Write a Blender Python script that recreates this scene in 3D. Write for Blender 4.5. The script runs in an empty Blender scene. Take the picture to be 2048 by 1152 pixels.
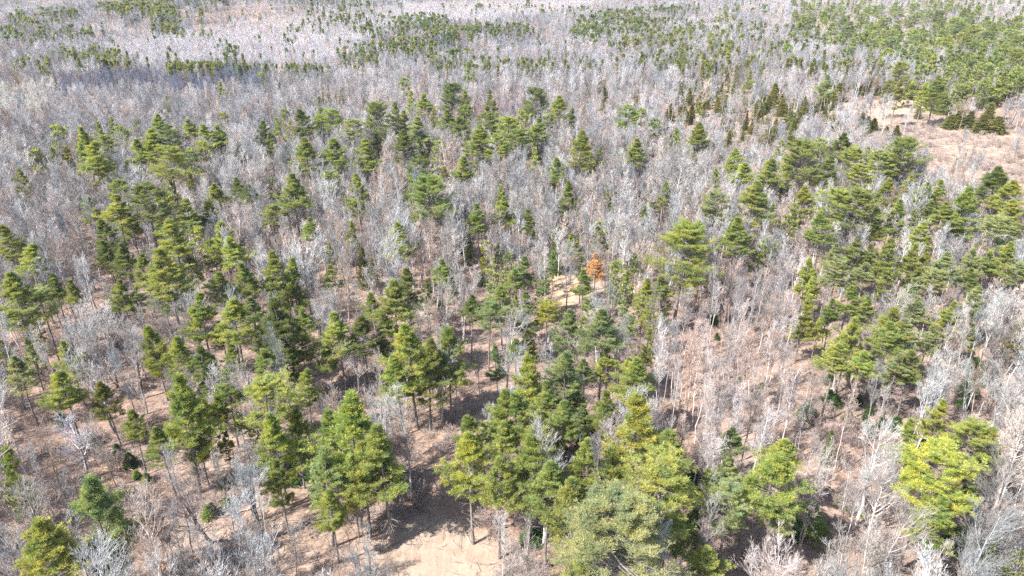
import bpy, math, random
import numpy as np
from mathutils import Vector, Matrix, Euler

SC = bpy.context.scene
COL = SC.collection
random.seed(7)
RNG = np.random.default_rng(7)

# ---------------------------------------------------------------- camera
CAM_H, PITCH, FPX = 75.0, math.radians(25.1), 1409.0
cam_d = bpy.data.cameras.new('camera')
cam_d.sensor_width = 36.0
cam_d.lens = 36.0 * FPX / 2048.0
cam_d.clip_start = 1.0
cam_d.clip_end = 20000.0
cam = bpy.data.objects.new('camera', cam_d)
COL.objects.link(cam)
cam.location = (0, 0, CAM_H)
cam.rotation_euler = (math.pi / 2 - PITCH, 0, 0)
SC.camera = cam

# ---------------------------------------------------------------- light
SUN_AZ, SUN_EL = 58.0, 47.0      # shadows fall SUN_AZ degrees clockwise from the view direction
SUN_STRENGTH, SKY_STRENGTH, EXPOSURE = 5.0, 0.12, 1.42
sun_d = bpy.data.lights.new('sun', 'SUN')
sun_d.energy = SUN_STRENGTH
sun_d.angle = math.radians(0.5)
sun_d.color = (1.0, 0.965, 0.90)
sun = bpy.data.objects.new('sun', sun_d)
COL.objects.link(sun)
sd = Vector((math.sin(math.radians(SUN_AZ)) * math.cos(math.radians(SUN_EL)),
             math.cos(math.radians(SUN_AZ)) * math.cos(math.radians(SUN_EL)),
             -math.sin(math.radians(SUN_EL))))
sun.rotation_euler = sd.to_track_quat('-Z', 'Y').to_euler()
W = bpy.data.worlds.new('World')
SC.world = W
W.use_nodes = True
wn = W.node_tree.nodes
sky = wn.new('ShaderNodeTexSky')
sky.sky_type = 'NISHITA'
sky.sun_disc = False
sky.sun_elevation = math.radians(SUN_EL)
sky.sun_rotation = math.radians(180.0 + SUN_AZ)
sky.air_density = 1.0
W.node_tree.links.new(sky.outputs[0], wn['Background'].inputs[0])
wn['Background'].inputs[1].default_value = SKY_STRENGTH
SC.view_settings.view_transform = 'Standard'
SC.view_settings.look = 'None'
SC.view_settings.gamma = 1.0
SC.view_settings.use_curve_mapping = False
SC.view_settings.exposure = EXPOSURE
SC.cycles.max_bounces = 5
SC.cycles.diffuse_bounces = 3
SC.cycles.transmission_bounces = 3
SC.cycles.use_denoising = False
SC.render.film_transparent = False

# ---------------------------------------------------------------- terrain and projection
CP, SP = math.cos(PITCH), math.sin(PITCH)

def terrain(x, y):
    x = np.asarray(x, float); y = np.asarray(y, float)
    far = np.clip((y - 250.0) / 300.0, 0, 1)
    z = 0.5 * np.sin(x * .031 + 1.0) * np.sin(y * .027) + .25 * np.sin(x * .09 + y * .07)
    z += far * (3.0 * np.sin(x * .008 + 2.0) * np.sin(y * .010 + .5) + 1.5 * np.sin(x * .017 - y * .013))
    # the low pale wooded rise in the distance
    z += 22.0 * np.exp(-(((x + 330.0 - (y - 900.0) * .35) / 210.0) ** 2) - (((y - 930.0) / 130.0) ** 2))
    z += 8.0 * np.exp(-(((x - 80.0) / 400.0) ** 2) - (((y - 1230.0) / 120.0) ** 2))
    return z

def project(x, y, z):
    """world -> photograph pixels (2048 wide)"""
    dz = z - CAM_H
    depth = y * CP - dz * SP
    up = y * SP + dz * CP
    return 1024.0 + FPX * x / depth, 576.0 - FPX * up / depth, depth

def ground_at(px, py, h=0.0):
    """point of the ground whose point h metres above it is seen at the pixel"""
    u = (px - 1024.0) / FPX; v = (576.0 - py) / FPX
    dx, dy, dz = u, CP + v * SP, -SP + v * CP
    t = (CAM_H - h) / -dz if dz < -1e-4 else 3000.0
    for _ in range(8):
        z = float(terrain(t * dx, t * dy)) + h
        t = min((CAM_H - z) / max(-dz, 1e-4), 3000.0)
    return t * dx, t * dy

# ---------------------------------------------------------------- materials
def new_mat(name):
    m = bpy.data.materials.new(name)
    m.use_nodes = True
    nt = m.node_tree
    for n in list(nt.nodes):
        nt.nodes.remove(n)
    out = nt.nodes.new('ShaderNodeOutputMaterial')
    return m, nt, out

def N(nt, kind, **kw):
    n = nt.nodes.new(kind)
    for k, v in kw.items():
        setattr(n, k, v)
    return n

def mixrgb(nt, a, b, fac, blend='MIX'):
    n = nt.nodes.new('ShaderNodeMix'); n.data_type = 'RGBA'; n.blend_type = blend
    L = nt.links.new
    for sock, v in ((n.inputs[0], fac), (n.inputs[6], a), (n.inputs[7], b)):
        if hasattr(v, 'is_output'):
            L(v, sock)
        elif isinstance(v, (int, float)):
            sock.default_value = v
        else:
            sock.default_value = (*v, 1)
    return n.outputs[2]

def noise(nt, vec, scale, detail=3.0, rough=.6):
    n = nt.nodes.new('ShaderNodeTexNoise')
    n.inputs['Scale'].default_value = scale
    n.inputs['Detail'].default_value = detail
    n.inputs['Roughness'].default_value = rough
    nt.links.new(vec, n.inputs['Vector'])
    return n.outputs['Fac']

def ramp(nt, fac, lo, hi):
    n = nt.nodes.new('ShaderNodeMapRange')
    n.inputs[1].default_value = lo; n.inputs[2].default_value = hi
    nt.links.new(fac, n.inputs[0])
    return n.outputs[0]

def foliage_mat(name, transl=.3):
    m, nt, out = new_mat(name)
    L = nt.links.new
    at = N(nt, 'ShaderNodeAttribute', attribute_type='INSTANCER', attribute_name='tint')
    geo = N(nt, 'ShaderNodeNewGeometry')
    tc = N(nt, 'ShaderNodeTexCoord')
    nz = noise(nt, tc.outputs['Object'], .55, 2.0)
    k = mixrgb(nt, (.72, .84, .90), (1.30, 1.17, 1.0), ramp(nt, nz, .36, .64))
    rnd = mixrgb(nt, (.72, .76, .8), (1.3, 1.22, 1.1), geo.outputs['Random Per Island'])
    c = mixrgb(nt, at.outputs['Color'], k, 1.0, 'MULTIPLY')
    c = mixrgb(nt, c, rnd, 1.0, 'MULTIPLY')
    d = N(nt, 'ShaderNodeBsdfPrincipled')
    d.inputs['Roughness'].default_value = .55
    d.inputs['Specular IOR Level'].default_value = .35
    t = N(nt, 'ShaderNodeBsdfTranslucent')
    mx = N(nt, 'ShaderNodeMixShader'); mx.inputs[0].default_value = transl
    L(c, d.inputs['Base Color'])
    L(mixrgb(nt, c, (1.12, 1.15, .75), 1.0, 'MULTIPLY'), t.inputs['Color'])
    L(d.outputs[0], mx.inputs[1]); L(t.outputs[0], mx.inputs[2]); L(mx.outputs[0], out.inputs[0])
    return m

def bark_mat(name, base=None, rough=.8, amount=1.0, gain=1.0):
    """bark; base None takes the tree's own tint"""
    m, nt, out = new_mat(name)
    L = nt.links.new
    tc = N(nt, 'ShaderNodeTexCoord')
    nz = noise(nt, tc.outputs['Object'], 2.2, 3.0)
    d = N(nt, 'ShaderNodeBsdfPrincipled'); d.inputs['Roughness'].default_value = rough
    d.inputs['Specular IOR Level'].default_value = .3
    if base is None:
        at = N(nt, 'ShaderNodeAttribute', attribute_type='INSTANCER', attribute_name='tint')
        c0 = at.outputs['Color']
    else:
        c0 = base
    k = mixrgb(nt, ((1 - .38 * amount) * gain,) * 3, ((1 + .25 * amount) * gain,) * 3, ramp(nt, nz, .35, .65))
    c = mixrgb(nt, c0, k, 1.0, 'MULTIPLY')
    geo = N(nt, 'ShaderNodeNewGeometry')
    c = mixrgb(nt, c, mixrgb(nt, (.58, .56, .57), (1.32, 1.3, 1.26), geo.outputs['Random Per Island']), 1.0, 'MULTIPLY')
    L(c, d.inputs['Base Color']); L(d.outputs[0], out.inputs[0])
    return m

M_NEEDLE = foliage_mat('needles', .5)
M_PINEBARK = bark_mat('pine_bark', (.20, .175, .165))
M_DEADWOOD = bark_mat('dead_wood', (.42, .38, .36))
M_BARE = bark_mat('hardwood_bark')
M_PALEBARK = bark_mat('pale_hardwood_bark', gain=1.35)
M_DARKBARK = bark_mat('dark_hardwood_bark', gain=.6)
M_LITTERWOOD = bark_mat('fallen_wood', (.34, .29, .27))

# ---------------------------------------------------------------- mesh building
def build_mesh(name, chunks, mats):
    """chunks: list of (verts (n,3), faces (m,4) or (m,3), material index)"""
    V, loops, starts, totals, mi = [], [], [], [], []
    off = 0; lo = 0
    for v, f, m in chunks:
        if len(f) == 0:
            continue
        V.append(v)
        k = f.shape[1]
        loops.append((f + off).ravel())
        starts.append(lo + np.arange(len(f)) * k)
        totals.append(np.full(len(f), k))
        mi.append(np.full(len(f), m))
        off += len(v); lo += len(f) * k
    V = np.concatenate(V); loops = np.concatenate(loops)
    me = bpy.data.meshes.new(name)
    me.vertices.add(len(V)); me.vertices.foreach_set('co', V.astype(np.float32).ravel())
    me.loops.add(len(loops)); me.loops.foreach_set('vertex_index', loops.astype(np.int32))
    st = np.concatenate(starts).astype(np.int32)
    me.polygons.add(len(st))
    me.polygons.foreach_set('loop_start', st)
    me.polygons.foreach_set('loop_total', np.concatenate(totals).astype(np.int32))
    for m in mats:
        me.materials.append(m)
    me.polygons.foreach_set('material_index', np.concatenate(mi).astype(np.int32))
    me.update(calc_edges=True)
    me.validate()
    return me

def tubes(P, R, sides):
    """P (m,n,3) polylines, R (m,n) radii -> verts, quads"""
    m, n, _ = P.shape
    T = np.gradient(P, axis=1)
    T /= np.linalg.norm(T, axis=2, keepdims=True) + 1e-9
    main = T.mean(axis=1, keepdims=True)
    ref = np.where(np.abs(main[..., 2:3]) > .8, np.array([1.0, .13, 0]), np.array([0.07, 0, 1.0]))
    U = np.cross(T, np.broadcast_to(ref, T.shape)); U /= np.linalg.norm(U, axis=2, keepdims=True) + 1e-9
    B = np.cross(T, U)
    a = np.arange(sides) * 2 * math.pi / sides
    ring = U[:, :, None, :] * np.cos(a)[None, None, :, None] + B[:, :, None, :] * np.sin(a)[None, None, :, None]
    V = P[:, :, None, :] + ring * R[:, :, None, None]
    V = V.reshape(-1, 3)
    i = np.arange(m)[:, None, None] * (n * sides); j = np.arange(n - 1)[None, :, None] * sides
    k = np.arange(sides)[None, None, :]; k2 = (k + 1) % sides
    F = np.stack([i + j + k, i + j + k2, i + j + sides + k2, i + j + sides + k], axis=-1).reshape(-1, 4)
    return V, F

def sample(P, R, idx, t):
    n = P.shape[1]
    s = t * (n - 1); k = np.clip(s.astype(int), 0, n - 2); f = (s - k)[:, None]
    a, b = P[idx, k], P[idx, k + 1]
    d = b - a; d /= np.linalg.norm(d, axis=1, keepdims=True) + 1e-9
    return a * (1 - f) + b * f, d, R[idx, k] * (1 - f[:, 0]) + R[idx, k + 1] * f[:, 0]

def unit(v):
    return v / (np.linalg.norm(v, axis=-1, keepdims=True) + 1e-9)

def shoots(P, R, per, tmin, tmax, lens, spread, up, rad, npts, rng, wig=.08, taper=.25, tpow=1.0):
    """children branching off parent polylines"""
    m = P.shape[0]
    idx = np.repeat(np.arange(m), per)
    t = tmin + (tmax - tmin) * rng.random(len(idx)) ** tpow
    p, d, r = sample(P, R, idx, t)
    rv = unit(rng.normal(size=p.shape))
    side = unit(rv - d * (rv * d).sum(1, keepdims=True))
    ang = spread * (.75 + .5 * rng.random(len(idx)))[:, None]
    dr = unit(d * np.cos(ang) + side * np.sin(ang))
    plen = np.linalg.norm(P[:, -1] - P[:, 0], axis=1)[idx]
    L = plen * lens * (.6 + .7 * rng.random(len(idx))) * (1.15 - .55 * t)
    pts = [p]
    cur = dr
    step = (L / (npts - 1))[:, None]
    for _ in range(npts - 1):
        cur = unit(cur + rng.normal(size=cur.shape) * wig + np.array([0, 0, up]) / (npts - 1))
        pts.append(pts[-1] + cur * step)
    C = np.stack(pts, axis=1)
    r0 = np.minimum(r * .62, rad) if rad else r * .55
    CR = r0[:, None] * np.linspace(1, taper, npts)[None, :]
    return C, CR

def kites(c, d, length, width, rng):
    """flat blades: base, two shoulders, tip"""
    n = len(c)
    L = (length * (.7 + .6 * rng.random(n)))[:, None]
    w = (width * (.7 + .6 * rng.random(n)))[:, None]
    s = unit(np.cross(d, rng.normal(size=(n, 3))))
    V = np.stack([c, c + d * L * .55 + s * w, c + d * L, c + d * L * .55 - s * w], axis=1).reshape(-1, 3)
    F = np.arange(n * 4).reshape(n, 4)
    return V, F

# ---------------------------------------------------------------- tree kinds
def bare_tree(seed, form='pole', lod=0):
    """returns trunk chunks, crown chunks; built about 16 m tall"""
    rng = np.random.default_rng(seed)
    H = 16.0
    stems = {'pole': 1, 'spread': 1, 'clump': 4, 'birch': 1, 'fork': 2}[form]
    TP, TR = [], []
    for s in range(stems):
        n = 9
        z = np.linspace(-.3, H, n)
        if stems > 1:
            a = rng.random() * 6.28 + s * 6.28 / stems
            lean = rng.uniform(.10, .24) if form == 'clump' else .30
            hs = rng.uniform(.8, 1.0)
        else:
            a = rng.random() * 6.28; lean = rng.uniform(0, .05); hs = 1.0
        z = z * hs
        bend = lean * z * (1.0 - .25 * z / H)
        w = np.cumsum(rng.normal(size=(n, 2)) * .13, axis=0)
        p = np.stack([np.cos(a) * bend + w[:, 0], np.sin(a) * bend + w[:, 1], z], axis=1)
        if stems == 1:
            p[:, :2] -= p[0, :2]
        r0 = {'pole': .125, 'spread': .20, 'clump': .12, 'birch': .19, 'fork': .17}[form] * rng.uniform(.85, 1.15)
        TP.append(p); TR.append(r0 * (1 - z / (z[-1]) * .86) + .01)
    TP = np.array(TP); TR = np.array(TR)
    trunk = [(*tubes(TP, TR, 7 if lod == 0 else 4), 0)]
    thick = [1.0, 1.5, 2.4][lod]
    if form == 'pole':
        l1 = shoots(TP, TR, 17 if lod < 2 else 12, .46, .98, .21, .66, .9, .06, 5, rng)
    elif form == 'spread':
        l1 = shoots(TP, TR, 24 if lod < 2 else 15, .32, .96, .33, .82, .95, .09, 6, rng)
    elif form == 'birch':
        l1 = shoots(TP, TR, 24, .35, .97, .32, .80, .8, .08, 5, rng)
    elif form == 'fork':
        l1 = shoots(TP, TR, 13, .32, .95, .34, .8, .7, .07, 5, rng, wig=.14)
    else:
        l1 = shoots(TP, TR, 7 if lod < 2 else 4, .35, .95, .28, .62, .8, .06, 5, rng)
    l2 = shoots(*l1, 6 if lod < 2 else 5, .2, 1.0, .50, .65, .55, .032, 4, rng)
    l1r = np.maximum(l1[1], .02 * thick); l2r = np.maximum(l2[1], .013 * thick)
    crown = [(*tubes(l1[0], l1r, 4 if lod == 0 else 3), 0), (*tubes(l2[0], l2r, 3), 0)]
    per3 = [7, 6, 5][lod]
    l3 = shoots(*l2, per3, .1, 1.0, .62, .65, .35, .016, 3, rng, taper=.5)
    l3r = np.maximum(l3[1], [.010, .016, .028][lod])
    crown.append((*tubes(l3[0], l3r, 3), 0))
    if lod == 0:
        sel = rng.random(len(l3[0])) < .8
        l4 = shoots(l3[0][sel], l3[1][sel], 2, .2, 1.0, .6, .6, .25, .010, 2, rng, taper=.7)
        crown.append((*tubes(l4[0], np.maximum(l4[1], .008), 3), 0))
    return trunk, crown

PH, PR = 12.0, 3.6      # built crown height and radius of the pines
def pine_tree(seed, lod=0, style=0, fine=1.0):
    """branches and crown of a white pine; crown z from 0 to PH"""
    rng = np.random.default_rng(seed)
    nbr = [[96, 86, 80], [60, 56, 50], [36, 34, 32]][lod][style]
    nbr = int(nbr * fine ** 1.2)
    az0 = rng.random() * 6.28
    lop, lops = rng.uniform(0, 6.28), rng.uniform(.05, .42)
    gaps = [(rng.uniform(.05, .8), rng.uniform(0, 6.28)) for _ in range(3)]
    P0, D0, LL, T0 = [], [], [], []
    t_all = np.sort(rng.random(nbr) ** 1.12)
    for b in range(nbr):
        t = t_all[b]
        if style == 0:
            prof = (1 - t) ** 1.0 * (1.0 if t > .2 else .70 + .30 * t / .2) * 1.08
        elif style == 1:
            prof = math.sqrt(max(0.0, 1 - ((t - .38) / .66) ** 2)) * .95
        else:
            prof = (1 - t) ** .78 * (1.0 if t > .2 else .7) * .9
        a = az0 + b * 2.399 + rng.uniform(-.5, .5)
        if any(abs(t - g[0]) < .09 and math.cos(a - g[1]) > .3 for g in gaps):
            continue
        k = rng.uniform(.55, 1.05)
        if rng.random() < .13: k = rng.uniform(1.1, 1.4)      # a limb reaching past the rest
        L = max(PR * (prof * k * (1 + lops * math.cos(a - lop)) + .04), .22)
        el = -.10 + .70 * t + rng.uniform(-.14, .16)
        P0.append((0, 0, t * PH * .97)); LL.append(L); T0.append(t)
        D0.append((math.cos(a) * math.cos(el), math.sin(a) * math.cos(el), math.sin(el)))
    P0 = np.array(P0); D0 = np.array(D0); LL = np.array(LL); T0 = np.array(T0)
    n = 5
    pts = [P0]; cur = D0.copy()
    for k in range(n - 1):
        pts.append(pts[-1] + cur * (LL / (n - 1))[:, None])
        cur = unit(cur + np.array([0, 0, .17]) + rng.normal(size=cur.shape) * .09)
    BP = np.stack(pts, axis=1)
    BR = (.022 + .012 * LL)[:, None] * np.linspace(1, .25, n)[None, :]
    ch_b = [(*tubes(BP, BR * [1, 1.3, 2][lod], 3), 0)]
    z = np.linspace(-.5, PH * .99, 6)
    lead = np.stack([np.cumsum(rng.normal(size=6)) * .06, np.cumsum(rng.normal(size=6)) * .06, z], axis=1)[None]
    ch_b.append((*tubes(lead, np.linspace(.13, .02, 6)[None], 5), 0))
    per = int([11, 7, 4][lod] * fine ** .7)
    idx = np.repeat(np.arange(len(BP)), per)
    tt = .26 + .74 * rng.random(len(idx)) ** .8
    p, d, r = sample(BP, BR, idx, tt)
    flat = unit(np.cross(d, np.array([0, 0, 1.0])))
    sg = rng.choice([-1, 1], len(idx))[:, None]
    dirs = unit(d * .8 + flat * sg * rng.uniform(.3, 1.1, (len(idx), 1)) + rng.normal(size=d.shape) * .14 + np.array([0, 0, .16]))
    sl = LL[idx] * .34 * (1.15 - .55 * tt) * rng.uniform(.5, 1.35, len(idx)) / fine ** .35 + .24 * (1.15 - T0[idx]) / fine
    q = p + dirs * sl[:, None]
    SPp = np.stack([p, (p + q) / 2 + np.array([0, 0, -.03]), q + np.array([0, 0, .08])], axis=1)
    if lod < 2:
        ch_b.append((*tubes(SPp, np.full((len(p), 3), .012 * [1, 1.5][lod]), 3), 0))
    nt = [5, 3, 2][lod]
    ti = np.repeat(np.arange(len(SPp)), nt)
    f = (.25 + .85 * rng.random(len(ti)))[:, None]
    c = SPp[ti, 0] * (1 - f) + SPp[ti, 2] * f
    te = np.repeat(np.arange(len(BP)), 3)
    ce, de, _ = sample(BP, BR, te, .6 + .4 * rng.random(len(te)))
    tp = np.zeros((8, 3)); tp[:, 2] = PH * (.93 + .07 * rng.random(8)); tp[:, :2] = rng.normal(size=(8, 2)) * .12
    td = unit(rng.normal(size=(8, 3)) * .4 + [0, 0, 1])
    c = np.concatenate([c, ce, tp]); dd = np.concatenate([dirs[ti], de, td])
    c = c + rng.normal(size=c.shape) * [.08, .08, .11]
    nb = [8, 6, 5][lod]
    ci = np.repeat(np.arange(len(c)), nb)
    hemi = rng.normal(size=(len(ci), 3)); hemi[:, 2] = np.abs(hemi[:, 2]) * .9
    d2 = unit(unit(hemi) + dd[ci] * .7)
    V, F = kites(c[ci] + rng.normal(size=(len(ci), 3)) * .05, d2, [.40, .50, .85][lod] / fine, [.030, .062, .16][lod] / fine, rng)
    return ch_b, [(V, F, 0)]

def pine_trunk(seed):
    """unit-height trunk with dead stubs below the crown (built 12 m long, 0..12)"""
    rng = np.random.default_rng(seed)
    n = 8
    z = np.linspace(-.3, 12, n)
    w = np.cumsum(rng.normal(size=(n, 2)) * .05, axis=0); w -= w[0]
    w *= np.linspace(1, 0, n)[:, None]
    P = np.stack([w[:, 0], w[:, 1], z], axis=1)[None]
    R = np.linspace(.23, .13, n)[None]
    ch = [(*tubes(P, R, 8), 0)]
    st = shoots(P, R, 26, .25, 1.0, .14, 1.35, -.1, .028, 4, rng, wig=.14, taper=.4)
    ch.append((*tubes(st[0], np.maximum(st[1], .012), 3), 1))
    s2 = shoots(*st, 3, .3, 1.0, .45, .7, 0, .012, 2, rng)
    ch.append((*tubes(s2[0], np.maximum(s2[1], .008), 3), 1))
    return ch

SH, SR = 10.0, 2.0
def spruce_tree(seed, lod=0, style=0):
    """narrow cone of drooping sprays, z 0..SH"""
    rng = np.random.default_rng(seed)
    nb = [150, 80, 44][lod]
    t = np.sort(rng.random(nb) ** 1.15 * .97)
    a = np.arange(nb) * 2.4 + rng.uniform(-.4, .4, nb)
    prof = (1 - t) ** (.9 if style == 0 else .78) * np.where(t < .08, .75, 1.0)
    L = SR * (prof * rng.uniform(.72, 1.12, nb) + .04)
    el = -.25 + .65 * t
    D = np.stack([np.cos(a) * np.cos(el), np.sin(a) * np.cos(el), np.sin(el)], axis=1)
    P = np.zeros((nb, 3)); P[:, 2] = .25 + t * (SH - .4)
    q = P + D * L[:, None]
    BP = np.stack([P, (P + q) / 2 + [0, 0, -.04], q + [0, 0, .10]], axis=1)
    ch_b = [(*tubes(BP, np.linspace(.03, .01, 3)[None, :] * np.ones((nb, 1)), 3), 0)]
    per = [16, 11, 7][lod]
    idx = np.repeat(np.arange(nb), per)
    f = (.18 + .85 * rng.random(len(idx)))
    c, d, _ = sample(BP, np.ones((nb, 3)), idx, np.clip(f, 0, .999))
    flat = unit(np.cross(d, np.array([0, 0, 1.0])))
    sg = rng.choice([-1, 1], len(idx))[:, None]
    rest = (L[idx] * (1.1 - f) * .42)[:, None]
    c = c + flat * sg * rest * rng.random((len(idx), 1)) + rng.normal(size=c.shape) * .04
    k = [4, 4, 3][lod]
    ci = np.repeat(np.arange(len(c)), k)
    d2 = unit(d[ci] * .7 + flat[ci] * sg[ci] * .6 + rng.normal(size=(len(ci), 3)) * .5 + [0, 0, .05])
    V, F = kites(c[ci], d2, [.34, .48, .8][lod], [.07, .11, .20][lod], rng)
    top = np.array([[0, 0, SH - .5]]); tv, tf = kites(np.repeat(top, 6, 0), unit(rng.normal(size=(6, 3)) * .25 + [0, 0, 1]), .5, .06, rng)
    return ch_b, [(V, F, 0), (tv, tf, 0)]

def cone_trunk():
    z = np.linspace(-.3, 9.6, 6)
    P = np.stack([z * 0, z * 0, z], axis=1)[None]
    return [(*tubes(P, np.linspace(.14, .02, 6)[None], 6), 0)]

def shrub(seed, n=14, h=2.2, twig=.010):
    rng = np.random.default_rng(seed)
    a = rng.random(n) * 6.28; el = rng.uniform(.7, 1.45, n)
    d = np.stack([np.cos(a) * np.cos(el), np.sin(a) * np.cos(el), np.sin(el)], axis=1)
    p = rng.normal(size=(n, 3)) * .35; p[:, 2] = -.05
    pts = [p]
    for k in range(4):
        d = unit(d + rng.normal(size=d.shape) * .12 + [0, 0, .08]); pts.append(pts[-1] + d * h / 4 * rng.uniform(.6, 1.1, (n, 1)))
    P = np.stack(pts, axis=1); R = np.linspace(.022, .009, 5)[None] * np.ones((n, 1))
    l2 = shoots(P, R, 6, .25, 1.0, .4, .7, .4, .012, 3, rng)
    l3 = shoots(*l2, 3, .2, 1.0, .6, .7, .3, .009, 2, rng)
    return [(*tubes(P, np.maximum(R, twig), 3), 0), (*tubes(l2[0], np.maximum(l2[1], twig), 3), 0), (*tubes(l3[0], np.maximum(l3[1], twig), 3), 0)]

def leafy_shrub(seed, n=420, h=2.0):
    """a shrub that keeps its dead leaves"""
    rng = np.random.default_rng(seed)
    ch = shrub(seed, 12, h)
    p = rng.normal(size=(n, 3)) * [.30 * h, .30 * h, .22 * h] + [0, 0, h * .62]
    V, F = kites(p, unit(rng.normal(size=(n, 3))), .22, .09, rng)
    return ch, [(V, F, 0)]

def litter(seed, n=26, spread=3.2):
    rng = np.random.default_rng(seed)
    a = rng.random(n) * 6.28
    base = rng.normal(size=(n, 3)) * spread; base[:, 2] = rng.uniform(.02, .16, n)
    L = rng.uniform(.7, 3.2, n) ** 1.1
    d = np.stack([np.cos(a), np.sin(a), rng.uniform(-.02, .08, n)], axis=1)
    pts = [base]
    for k in range(3):
        d = unit(d + rng.normal(size=d.shape) * [.14, .14, .03]); pts.append(pts[-1] + d * (L / 3)[:, None])
    P = np.stack(pts, axis=1); R = (.022 + .018 * rng.random(n))[:, None] * np.linspace(1, .4, 4)[None]
    s = shoots(P, R, 4, .2, 1.0, .4, .7, .1, .018, 3, rng)
    return [(*tubes(P, R, 4), 0), (*tubes(s[0], np.maximum(s[1], .010), 3), 0)]

# ---------------------------------------------------------------- object helpers
def tag(o, label=None, cat=None, group=None, kind=None):
    if label: o['label'] = label
    if cat: o['category'] = cat
    if group: o['group'] = group
    if kind: o['kind'] = kind
    return o

def link_mesh(name, me, parent=None):
    o = bpy.data.objects.new(name, me)
    COL.objects.link(o)
    if parent: o.parent = parent
    return o

def root(name, x, y, z, rot):
    o = bpy.data.objects.new(name, None)
    o.empty_display_size = .5
    COL.objects.link(o)
    o.location = (x, y, z); o.rotation_euler = (0, 0, rot)
    return o

# ---------------------------------------------------------------- ground
def poly_mask(poly, px, py):
    """soft-less point-in-polygon for arrays"""
    inside = np.zeros(np.shape(px), bool)
    n = len(poly)
    for i in range(n):
        x1, y1 = poly[i]; x2, y2 = poly[(i + 1) % n]
        c = ((y1 > py) != (y2 > py)) & (px < (x2 - x1) * (py - y1) / (y2 - y1 + 1e-9) + x1)
        inside ^= c
    return inside

FIELD = [(655, 1240), (700, 1128), (765, 1078), (850, 1025), (905, 1035), (960, 1060), (1005, 1110), (990, 1240)]
TRACK = [(850, 1025), (880, 930), (985, 790), (1015, 800), (960, 900), (905, 1035)]
SAND = [(1098, 545), (1150, 538), (1166, 570), (1160, 612), (1122, 618), (1095, 585)]
CUT = [(1670, 205), (1830, 198), (1870, 215), (1895, 262), (2070, 268), (2100, 400), (2010, 372), (1930, 350), (1860, 318), (1830, 275), (1740, 245)]
SLOPE = [(1320, 660), (1480, 610), (1600, 620), (1640, 700), (1590, 850), (1400, 930), (1330, 810)]
GLADE = [(1600, 975), (1740, 950), (1760, 1060), (1640, 1060)]
GLADE2 = [(1690, 1085), (1790, 1080), (1800, 1200), (1700, 1200)]
LOWLEFT = [(215, 880), (420, 930), (600, 950), (690, 1060), (640, 1240), (180, 1240)]
LEFTA = [(0, 690), (130, 705), (90, 780), (0, 790)]
LEFTB = [(60, 870), (230, 870), (300, 960), (130, 960)]
MIDOPEN = [(1300, 560), (1400, 620), (1390, 660), (1330, 650)]
RISE = [(205, 92), (260, 74), (350, 56), (500, 33), (640, 12), (1000, -6), (1200, -6), (1120, 22), (800, 42), (720, 80), (690, 112), (560, 118), (230, 122)]
PINEWOOD = [(1560, -40), (1590, 30), (1640, 75), (1780, 110), (1900, 120), (2100, 150), (2120, -40)]
FAROPEN = [(1370, 170), (1440, 165), (1560, 250), (1600, 300), (1500, 300), (1360, 225)]
BRUSHY = [(560, 1000), (800, 960), (740, 1100), (600, 1140)]

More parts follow.
